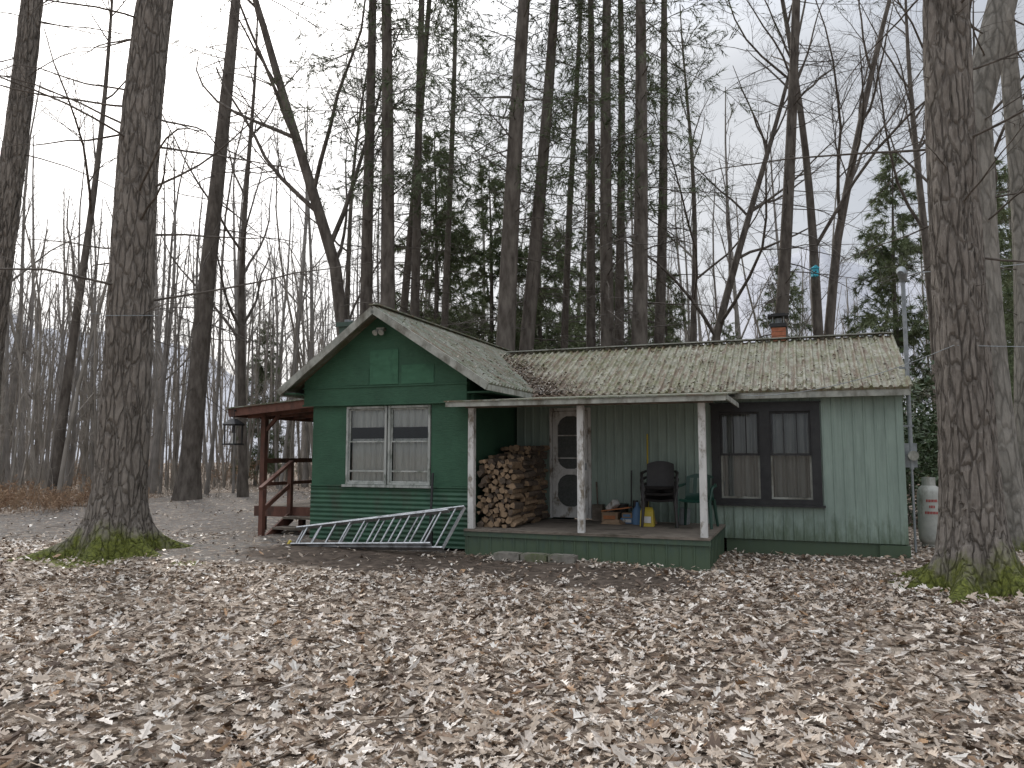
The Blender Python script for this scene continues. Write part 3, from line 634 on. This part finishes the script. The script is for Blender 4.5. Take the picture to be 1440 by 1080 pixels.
def curtain(mb,x0,x1,z0,z1,y,m,fr=30,amp=.018):
    n=60; xs_=np.linspace(x0,x1,n); o=y+amp*np.sin(xs_*fr*2)+amp*.5*np.sin(xs_*fr*3.7+1)
    V=[(a,b,z0) for a,b in zip(xs_,o)]+[(a,b+amp*.4*math.sin(a*20),z1) for a,b in zip(xs_,o)]
    mb.add(V,[(i,i+1,i+1+n,i+n) for i in range(n-1)],m,smooth=True)
def sash(mb,x0,x1,z0,z1,y,t,d,m,bars=()):
    mb.box(x0,x0+t,y,y+d,z0,z1,m); mb.box(x1-t,x1,y,y+d,z0,z1,m); mb.box(x0+t,x1-t,y+.002,y+d,z1-t,z1,m); mb.box(x0+t,x1-t,y+.002,y+d,z0,z0+t,m)
    for b in bars:
        if b[0]=='h': mb.box(x0+t,x1-t,y+.006,y+d-.002,b[1]-.012,b[1]+.012,m)
        else: mb.box(b[1]-.009,b[1]+.009,y+.008,y+d-.004,z0+t,z1-t,m)
wn=MB(); gl=MB(); ct=MB()
wt=M['white']; wf=M['wframe']
for (a,b) in ((-5.97,-5.19),(-5.16,-4.38)):
    sash(wn,a,b,1.08,2.38,.225,.035,.07,wf)
    sash(wn,a+.037,b-.037,1.78,2.34,.27,.022,.03,wf); sash(wn,a+.037,b-.037,1.117,1.80,.255,.022,.014,wf,(('h',1.30),))
    gl.add([(a+.05,.285,1.13),(b-.05,.285,1.13),(b-.05,.285,2.33),(a+.05,.285,2.33)],[(0,1,2,3)],M['glass'])
    curtain(ct,a+.03,b-.03,1.1,1.84,.35,M['curt']); curtain(ct,a+.03,b-.03,2.03,2.36,.34,M['curt'],26)
wn.box(-6.02,-4.33,.19,.26,1.035,1.075,wf)
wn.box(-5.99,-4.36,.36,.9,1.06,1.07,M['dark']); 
bk_=M['black']
wn.box(-.16,-.02,2.15,2.19,.78,2.40,bk_); wn.box(1.38,1.52,2.15,2.19,.78,2.40,bk_); wn.box(-.02,1.38,2.152,2.19,2.27,2.40,bk_); wn.box(-.02,1.38,2.152,2.19,.78,.86,bk_); wn.box(.60,.76,2.152,2.19,.86,2.27,bk_)
wn.box(-.2,1.56,2.12,2.19,.745,.779,bk_); wn.box(-.18,1.54,2.135,2.19,2.401,2.425,bk_)
for a,b in ((-.018,.598),(.762,1.378)):
    c=(a+b)/2
    sash(wn,a,b,1.56,2.268,2.19,.035,.03,bk_,(('v',c-.1),('v',c+.1)))
    sash(wn,a,b,.862,1.60,2.222,.03,.03,M['trim'])
    gl.add([(a,2.215,1.58),(b,2.215,1.58),(b,2.215,2.26),(a,2.215,2.26)],[(0,1,2,3)],M['glass']); gl.add([(a,2.24,.87),(b,2.24,.87),(b,2.24,1.6),(a,2.24,1.6)],[(0,1,2,3)],M['glass'])
    curtain(ct,a-.02,b+.02,.85,2.3,2.34,M['curt2'],22,.03)
wn.obj("window_frames",cab); gl.obj("window_glass",cab); ct.obj("curtains",cab)
dr=MB()
for x0,x1,z0,z1 in ((-2.98,-2.93,.46,2.40),(-2.27,-2.22,.46,2.40),(-2.93,-2.27,2.35,2.40)): dr.box(x0,x1,2.16,2.22,z0,z1,wt)
sash(dr,-2.92,-2.28,.47,2.34,2.17,.085,.035,wt); dr.box(-2.835,-2.365,2.172,2.205,1.22,1.32,wt); dr.box(-2.835,-2.365,2.174,2.203,.555,.66,wt)
for zc_ in (1.50,1.9): dr.box(-2.835,-2.365,2.178,2.2,zc_,zc_+.02,wt)
for sx_,xx in ((1,-2.835),(-1,-2.365)):
    for zt,sz in ((2.255,-1),(1.32,1),(1.22,-1),(.66,1)):
        pts=[(xx,zt),(xx+sx_*.16,zt),(xx+sx_*.09,zt+sz*.035),(xx+sx_*.04,zt+sz*.08),(xx,zt+sz*.17)]
        dr.prism(pts,'y',2.176,2.198,wt)
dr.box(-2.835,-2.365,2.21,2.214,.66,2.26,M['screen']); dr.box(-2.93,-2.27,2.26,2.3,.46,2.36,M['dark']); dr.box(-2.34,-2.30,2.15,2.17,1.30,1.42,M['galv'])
dr.obj("screen_door",cab)
po=MB()
v_=-.02
while v_<2.18: po.box(-3.66,.03,v_,v_+.132,.405,.44,M['wood']); v_+=.138
po.obj("porch_deck",cab)
sk=MB(); sk.box(-3.66,.0,.03,.07,-.1,.40,M['skirt']); ribs(sk,-3.66,0,-.1,.40,.03,.19,M['skirt'],.02,.014); sk.box(-.04,.0,.07,2.2,-.1,.40,M['skirt'])
for k in range(11): sk.box(.0,.013,.16+k*.19,.19+k*.19,-.1,.4,M['skirt'])
sk.box(-.0,.016,.028,.06,-.1,.4,M['skirt']); sk.box(-3.67,.035,.0,.03,.33,.402,M['skirt']); sk.obj("porch_skirt",cab)
ps=MB()
for x in (-3.57,-1.81,-.055): ps.box(x-.047,x+.047,.03,.124,.44,2.30,M['white'])
ps.obj("porch_posts",cab)
pr=MB()
def prz(v): return 2.385+(v+.22)*.085
pr.hexa([(-3.92,-.22,prz(-.22)),(.32,-.22,prz(-.22)),(.32,1.97,prz(1.97)),(-3.92,1.97,prz(1.97)),(-3.92,-.22,prz(-.22)+.02),(.32,-.22,prz(-.22)+.02),(.32,1.97,prz(1.97)+.02),(-3.92,1.97,prz(1.97)+.02)],M['roof2'])
pr.box(-3.9,.30,-.2,-.17,2.31,2.384,M['trim']); pr.box(-3.66,.1,.02,.13,2.302,2.385,M['wood'])
for k in range(8):
    xx=-3.5+k*.5; pr.hexa([(xx,-.16,2.32),(xx+.04,-.16,2.32),(xx+.04,2.18,2.5),(xx,2.18,2.5),(xx,-.16,2.385),(xx+.04,-.16,2.385),(xx+.04,2.18,2.58),(xx,2.18,2.58)],M['wood'])
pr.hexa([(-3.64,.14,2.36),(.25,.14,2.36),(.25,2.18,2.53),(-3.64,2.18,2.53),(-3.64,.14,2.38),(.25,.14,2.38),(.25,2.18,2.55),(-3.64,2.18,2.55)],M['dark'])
pr.box(.285,.31,-.17,1.97,2.33,2.40,M['trim'])
pr.obj("porch_roof",cab)
fl=MB(); fl.box(-5.35,-5.21,.12,.19,3.64,3.69,M['trim']); fl.tube([(-5.33,.13,3.64),(-5.34,.05,3.59)],[.03,.05],M['trim']); fl.tube([(-5.23,.13,3.64),(-5.22,.05,3.59)],[.03,.05],M['trim']); fl.obj("flood_light",cab)
ch=MB()
for k in range(9): 
    zk=3.25+k*.085; ch.box(.76,1.02,4.5,4.76,zk,zk+.075,M['brick']); ch.box(.77,1.01,4.51,4.75,zk+.075,zk+.085,M['block'])
ch.box(.74,1.04,4.48,4.78,4.02,4.09,M['black']); 
for x in (.78,.98):
    for y in (4.52,4.72): ch.box(x,x+.02,y,y+.02,4.09,4.22,M['galv'])
ch.tube([(.89,4.63,4.09),(.89,4.63,4.2)],.07,M['galv']); ch.box(.70,1.08,4.44,4.82,4.22,4.26,M['black']); ch.box(.76,1.02,4.5,4.76,4.262,4.285,M['black'])
ch.obj("chimney",cab)
vb=MB(); vb.box(-6.68,-6.42,1.0,1.28,2.9,3.92,M['skirt']); vb.box(-6.72,-6.38,.96,1.32,3.92,4.0,M['skirt']); vb.box(-6.60,-6.5,1.05,1.2,4.0,4.06,M['galv']); vb.obj("vent_box",cab)
sp_=MB(); rd=M['red']
def slz(u): return 2.60-(-6.82-u)*.075
sp_.hexa([(-9.05,.85,slz(-9.05)-.02),(-6.72,.85,slz(-6.72)-.02),(-6.72,4.3,slz(-6.72)-.02),(-9.05,4.3,slz(-9.05)-.02),(-9.05,.85,slz(-9.05)+.01),(-6.72,.85,slz(-6.72)+.01),(-6.72,4.3,slz(-6.72)+.01),(-9.05,4.3,slz(-9.05)+.01)],rd)
sp_.hexa([(-9.08,.82,slz(-9.08)+.012),(-6.70,.82,slz(-6.70)+.012),(-6.70,4.33,slz(-6.7)+.012),(-9.08,4.33,slz(-9.08)+.012),(-9.08,.82,slz(-9.08)+.035),(-6.70,.82,slz(-6.70)+.035),(-6.70,4.33,slz(-6.7)+.035),(-9.08,4.33,slz(-9.08)+.035)],M['roof2'])
sp_.beam((-9.04,.87,slz(-9.04)-.08),(-6.7,.87,slz(-6.7)-.08),.035,.12,rd); sp_.beam((-9.03,.9,slz(-9.04)-.08),(-9.03,4.3,slz(-9.04)-.08),.035,.12,rd)
sp_.beam((-8.9,1.25,slz(-8.9)-.1),(-6.7,1.25,slz(-6.7)-.1),.05,.14,rd)
for k in range(5): sp_.beam((-9.0,1.6+k*.6,slz(-9)-.07),(-6.7,1.6+k*.6,slz(-6.7)-.07),.04,.09,rd)
for (x,y) in ((-8.5,1.25),(-8.5,3.9)): sp_.box(x-.05,x+.05,y-.05,y+.05,-.05,slz(x)-.15,rd)
sp_.beam((-8.5,1.25,2.0),(-8.15,1.25,slz(-8.15)-.16),.05,.06,rd)
vv=1.2
while vv<4.0: sp_.box(-8.6,-6.68,vv,vv+.13,.56,.595,M['wood']); vv+=.137
sp_.box(-8.6,-6.7,1.17,1.2,.40,.59,rd); sp_.box(-8.63,-8.6,1.17,4.1,.40,.59,rd)
for x in (-8.5,-7.6,-6.8):
    for y in (1.28,3.9): sp_.box(x-.05,x+.05,y-.05,y+.05,-.1,.56,rd)
for zz_ in (1.45,1.10): sp_.beam((-8.5,3.9,zz_),(-6.7,3.9,zz_),.04,.09,rd); 
sp_.beam((-8.5,1.25,1.45),(-8.5,3.9,1.45),.04,.09,rd); sp_.beam((-8.5,1.25,1.0),(-8.5,3.9,1.0),.04,.07,rd)
for xx in (-8.0,-7.5,-7.0): sp_.box(xx-.02,xx+.02,3.88,3.92,.6,1.45,rd)
for k in range(3):
    zt=.595-.165*(k+1); sp_.box(-7.75,-6.85,1.17-.28*(k+1),1.17-.28*k+.02,zt-.04,zt,M['wood'])
for x in (-7.78,-6.84):
    sp_.beam((x,1.2,.42),(x,.3,-.06),.04,.2,rd)
sp_.box(-7.82,-7.74,1.1,1.18,.4,1.42,rd); sp_.box(-7.82,-7.74,.32,.40,-.05,.95,rd); sp_.beam((-7.78,1.16,1.44),(-7.78,.3,.97),.08,.05,rd); sp_.beam((-7.78,1.16,1.02),(-7.78,.36,.58),.04,.08,rd)
sp_.obj("side_porch",cab)
ln=MB(); lx,ly,lz=-8.86,.80,1.78; a_=.12; K_=M['black']
ln.box(lx-a_-.02,lx+a_+.02,ly-a_-.02,ly+a_+.02,lz-.03,lz,K_); ln.box(lx-a_-.02,lx+a_+.02,ly-a_-.02,ly+a_+.02,lz+.34,lz+.365,K_)
ln.hexa([(lx-.15,ly-.15,lz+.366),(lx+.15,ly-.15,lz+.366),(lx+.15,ly+.15,lz+.366),(lx-.15,ly+.15,lz+.366),(lx-.04,ly-.04,lz+.47),(lx+.04,ly-.04,lz+.47),(lx+.04,ly+.04,lz+.47),(lx-.04,ly+.04,lz+.47)],K_)
for p_ in (-a_,a_-.02):
    for q_ in (-a_,a_-.02): ln.box(lx+p_,lx+p_+.02,ly+q_,ly+q_+.02,lz,lz+.34,K_)
ln.tube([(lx,ly,lz),(lx,ly,lz+.2)],.045,M['white']); ln.tube([(lx,ly,lz+.47),(lx,ly,slz(lx)-.02)],.008,K_); ln.beam((lx,ly,slz(lx)-.04),(lx,.95,slz(lx)-.04),.02,.03,K_); ln.obj("hanging_lantern",cab)
cd=MB(); cd.tube([(2.80,2.30,1.35),(2.80,2.30,4.30)],.032,M['galv']); cd.tube([(2.80,2.30,4.28),(2.80,2.27,4.38),(2.77,2.2,4.42),(2.75,2.12,4.36)],[.05,.075,.075,.05],M['galv'])
cd.box(2.70,2.88,2.28,2.42,1.38,1.75,M['galv']); cd.tube([(2.82,2.28,1.56),(2.82,2.19,1.56)],.075,M['trim'],14); cd.tube([(2.80,2.3,.1),(2.80,2.3,1.4)],.018,M['galv'])
for z_ in (2.0,2.9): cd.box(2.69,2.85,2.27,2.33,z_,z_+.03,M['galv'])
cd.obj("electric_conduit",cab)

# ------------------------------------------------------------ objects on/near porch
ws=MB(); r=np.random.default_rng(9)
def log(cx,cy,cz,L_,rad,kind,a0):
    if kind==0: n=9; ang=np.linspace(0,2*np.pi,n,endpoint=False); rr=rad*(1+.08*r.normal(size=n))
    elif kind==1: n=6; ang=np.array([0,.45,.9,1.35,1.75,3.9]); rr=rad*np.array([1.2,1.28,1.3,1.25,1.15,.45])
    else: n=5; ang=np.array([0,.8,1.9,3.2,4.9]); rr=rad*r.uniform(.75,1.25,5)
    p=np.stack([np.cos(ang+a0)*rr,np.sin(ang+a0)*rr],-1)
    tw=r.normal(0,.015,2); A=[(cx+q[0],cy,cz+q[1]) for q in p]; B=[(cx+q[0]*.95+tw[0],cy+L_,cz+q[1]*.95+tw[1]) for q in p]
    ws.add(A+B,[(i,(i+1)%n,(i+1)%n+n,i+n) for i in range(n)],M['lbark'] if r.random()<.6 else M['cut'])
    ws.add(A,[list(range(n))],M['cut'] if r.random()<.75 else M['lbark']); ws.add(B,[list(range(n))[::-1]],M['cut'])
for row,(yy0,top,x1) in enumerate(((.32,1.48,-3.02),(.78,1.60,-2.98),(1.24,1.72,-2.98),(1.70,1.74,-3.05))):
    z=.49; lvl=0
    while z<top:
        x=-3.58+(.04 if lvl%2 else 0)
        while x<x1:
            rad=r.uniform(.03,.062)
            log(x+rad*.9,yy0+r.uniform(-.05,.06),z+r.uniform(-.014,.014),.4,rad,r.choice(3,p=[.12,.4,.48]),r.uniform(0,6.28)); x+=rad*1.7
        z+=.074; lvl+=1
ws.obj("firewood_stack",loc=HL,rot=(0,0,HR))
def chair(name,U,v,rot,m,n=1,z0=.442):
    e=MB()
    for k in range(n):
        dz=k*.10; dy=k*.03
        nx=9
        prof=[(-.22,.40),(-.20,.425),(-.05,.415),(.12,.40),(.19,.42),(.225,.52),(.25,.64),(.275,.76),(.285,.83)]
        V=[]
        for off in (0,.012):
            for (py,pz) in prof:
                for i in range(nx):
                    t=i/(nx-1)*2-1; wd=.23 if pz<.5 else .225-.03*(pz-.5)
                    V.append((t*wd,py+dy-(.05*t*t if pz>.5 else 0)+off*(1 if pz>.45 else 0),pz+dz+.02*t*t*(1 if pz<.5 else 0)-(off if pz<=.45 else 0)-(.05*t*t if pz>.8 else 0)))
        F_=[]; q=len(prof)*nx
        for j in range(len(prof)-1):
            for i in range(nx-1):
                if n==1 and j>=5 and j<7 and i%2==1: continue
                a=j*nx+i; F_.append((a,a+1,a+1+nx,a+nx)); F_.append((q+a,q+a+nx,q+a+1+nx,q+a+1))
        e.add(V,F_,m,smooth=True)
        for sx_ in (-1,1):
            e.tube([(sx_*.24,-.20+dy,.40+dz),(sx_*.27,-.24+dy,0 if k==0 else dz+.2)],[.028,.022],m,8)
            e.tube([(sx_*.22,.20+dy,.42+dz),(sx_*.26,.27+dy,0 if k==0 else dz+.2)],[.028,.022],m,8)
            e.tube([(sx_*.25,-.21+dy,.40+dz),(sx_*.275,-.19+dy,.60+dz),(sx_*.28,-.12+dy,.635+dz),(sx_*.275,.08+dy,.64+dz),(sx_*.24,.235+dy,.66+dz)],[.02,.024,.026,.026,.022],m,8)
    U_,V_=HW(U,v); return e.obj(name,loc=(U_,V_,z0),rot=(0,0,HR+rot))
chair("stacked_patio_chairs",-.90,1.45,.12,M['pdark'],3)
chair("green_plastic_chair",-.33,1.5,-.1,M['pgreen'],1)
bm=MB(); bm.tube([(-1.15,1.75,.72),(-1.22,2.14,1.92)],.014,M['yel']); bm.hexa([(-1.3,1.66,.45),(-1.0,1.66,.45),(-1.0,1.74,.45),(-1.3,1.74,.45),(-1.2,1.73,.72),(-1.1,1.73,.72),(-1.1,1.78,.72),(-1.2,1.78,.72)],M['dry']); bm.obj("broom",loc=HL,rot=(0,0,HR))
bx=empty("porch_clutter",HL,HR)
q=MB(); q.box(-1.93,-1.66,1.75,2.0,.442,.60,M['card']); q.box(-1.94,-1.65,1.74,2.01,.601,.612,M['card']); q.box(-1.9,-1.7,1.737,1.748,.5,.56,M['orange']); q.obj("cardboard_box",bx)
q=MB(); q.box(-1.60,-1.38,1.7,1.95,.442,.53,M['blue']); q.box(-1.56,-1.42,1.694,1.699,.46,.51,M['white']); q.box(-1.58,-1.40,1.72,1.93,.532,.61,M['card']); q.box(-1.56,-1.44,1.713,1.718,.55,.59,M['blue']); q.obj("blue_box",bx)
q=MB()
q.hexa([(-1.2,1.3,.442),(-.98,1.3,.442),(-.98,1.44,.442),(-1.2,1.44,.442),(-1.19,1.32,.68),(-.99,1.32,.68),(-.99,1.42,.68),(-1.19,1.42,.68)],M['yel']); q.hexa([(-1.19,1.32,.681),(-.99,1.32,.681),(-.99,1.42,.681),(-1.19,1.42,.681),(-1.17,1.365,.74),(-1.01,1.365,.74),(-1.01,1.375,.74),(-1.17,1.375,.74)],M['yel']); q.box(-1.16,-1.02,1.293,1.299,.5,.6,M['white']); q.obj("yellow_bag",bx)
q=MB(); q.hexa([(-1.9,1.5,.442),(-1.55,1.45,.442),(-1.5,1.66,.442),(-1.85,1.7,.442),(-1.8,1.53,.50),(-1.6,1.5,.52),(-1.57,1.62,.51),(-1.8,1.65,.5)],M['card']); q.obj("paper_sack",bx)
q=MB(); q.tube([(-1.30,1.62,.442),(-1.30,1.62,.66),(-1.30,1.62,.74),(-1.30,1.62,.80)],[.085,.085,.03,.025],M['blue'],14); q.tube([(-1.27,2.0,.442),(-1.27,2.0,.95)],.05,M['white'],10); q.tube([(-1.42,2.05,.442),(-1.42,2.05,.80)],.045,M['pdark'],10); q.tube([(-1.48,1.98,.62),(-1.5,2.14,1.30)],.012,M['pdark'],6); q.tube([(-2.05,2.0,.442),(-2.12,2.15,1.1)],.015,M['wood'],6); q.obj("bottles_and_sticks",bx)
q=MB(); q.beam((-1.95,1.88,.625),(-1.45,1.8,.70),.1,.02,M['orange']); q.beam((-1.85,1.95,.64),(-1.7,1.85,.78),.12,.1,M['white']); q.obj("tool_box_items",bx)
q=MB(); q.tube([(-1.66,2.06,.442),(-1.66,2.06,.74)],[.10,.12],M['pdark'],14); q.tube([(-.62,1.95,.442),(-.62,1.95,.70)],[.11,.13],M['galv'],14); q.box(-2.15,-1.97,1.95,2.12,.442,.72,M['wood']); q.obj("buckets",bx)
cb=MB()
for i in range(3):
    x=-3.0+i*.41; cb.box(x,x+.39,-.42+.02*i,-.22+.02*i,-.05,.15,M['block']); cb.box(x+.04,x+.35,-.40+.02*i,-.24+.02*i,.151,.16,M['block'])
cb.obj("concrete_block_step",loc=HL,rot=(0,0,HR))
ld=MB(); A0,A1=np.array((-6.66,-.38,.07)),np.array((-3.86,-.34,.17)); B0,B1=np.array((-6.6,-.2,.36)),np.array((-3.63,-.05,.77))
def lerp(a,b,t): return a+(b-a)*t
for off,t0,t1 in ((0,0,1),(.055,.04,.93)):
    o=np.array((0,-off,off*.4)); 
    a0,a1,b0,b1=[lerp(p,q_,t)+o for p,q_,t in ((A0,A1,t0),(A0,A1,t1),(B0,B1,t0),(B0,B1,t1))]
    if off: 
        a0,b0=lerp(a0,b0,.08),lerp(a0,b0,.92); a1,b1=lerp(a1,b1,.08),lerp(a1,b1,.92)
    for p,q_ in ((a0,a1),(b0,b1)):
        ld.beam(tuple(p),tuple(q_),.022,.075,M['alu'],up=(0,-.75,.65)); 
    n_=10
    for i in range(n_):
        t=(i+.5)/n_; ld.tube([tuple(lerp(a0,a1,t)),tuple(lerp(b0,b1,t))],.016,M['alu'],8)
ld.beam(tuple(A1),tuple(B1),.05,.03,M['alu']); ld.beam(tuple(A0),tuple(lerp(A0,B0,.35)),.05,.03,M['yel'])
ld.obj("extension_ladder",loc=HL,rot=(0,0,HR))
pl=MB(); pl.tube([(-4.26,.02,.35),(-4.30,.18,1.28)],.02,M['black']); pl.box(-4.33,-4.21,-.01,.03,.1,.38,M['black']); pl.obj("shovel",loc=HL,rot=(0,0,HR))
pt_=MB(); prof=[(.14,0),(.15,.03),(.135,.06),(.17,.08),(.185,.13),(.187,.2),(.187,.86),(.18,.93),(.15,1.0),(.09,1.04),(.05,1.05)]
pt_.tube([(0,0,z) for _,z in prof],[q_[0] for q_ in prof],M['tank'],28)
pt_.tube([(0,0,1.05),(0,0,1.10)],.03,M['galv']); 
aa=np.linspace(.6,5.7,18); 
for a1_,a2_ in zip(aa[:-1],aa[1:]):
    c=[(math.cos(t)*.105,math.sin(t)*.105) for t in (a1_,a2_)]
    pt_.add([(c[0][0],c[0][1],1.0),(c[1][0],c[1][1],1.0),(c[1][0],c[1][1],1.17),(c[0][0],c[0][1],1.17)],[(0,1,2,3)],M['tank'])
for zc_,wd in ((.78,.75),(.68,.42),(.58,.9)):
    ks=int(wd/.09)
    for k in range(ks):
        th=-math.pi/2-.25+(k-ks/2)*.12; p=[(math.cos(t)*.1895,math.sin(t)*.1895) for t in (th-.04,th+.04)]
        pt_.add([(p[0][0],p[0][1],zc_-.022),(p[1][0],p[1][1],zc_-.022),(p[1][0],p[1][1],zc_+.022),(p[0][0],p[0][1],zc_+.022)],[(0,1,2,3)],M['redp'])
pt_.obj("propane_tank",loc=(7.1,12.95,0.02))
wr=MB()
def wire(a,b,sag,r_=.006):
    a=np.array(a);b=np.array(b); p=[tuple(lerp(a,b,t)+np.array((0,0,-sag*4*t*(1-t)))) for t in np.linspace(0,1,16)]; wr.tube(p,r_,M['galv'],5)
u1=HW(.4,1.9); wire((u1[0],u1[1],2.52),(5.15,8.7,2.85),.16,.005); wire((5.2,8.72,2.85),(12,7.5,2.95),.12,.005)
ut=HW(2.76,2.1); wire((ut[0],ut[1],4.36),(24,22,9.5),.5,.008); wr.obj("overhead_wires")
rp=MB()
th=np.linspace(0,2*np.pi,26); rp.tube([(LT[0]+.19+.385*math.cos(t),LT[1]+.385*math.sin(t),3.75+.07*math.sin(t)) for t in th],.006,M['galv'],5,False)
rp.tube([(LT[0]-.15,LT[1]-.2,3.75),(LT[0]-.35,LT[1]-.3,3.72),(LT[0]-.42,LT[1]-.32,3.3)],.005,M['galv'],5); rp.obj("tree_rope")
bh=MB(); bh.box(-.09,.09,-.08,.08,0,.24,M['cyan']); bh.prism([(-.12,.24),(.12,.24),(0,.34)],'y',-.11,.11,M['cyan']); bh.tube([(0,-.075,.14),(0,-.085,.14)],.025,M['black']); bh.obj("birdhouse",loc=(9.3,22.75,7.0))
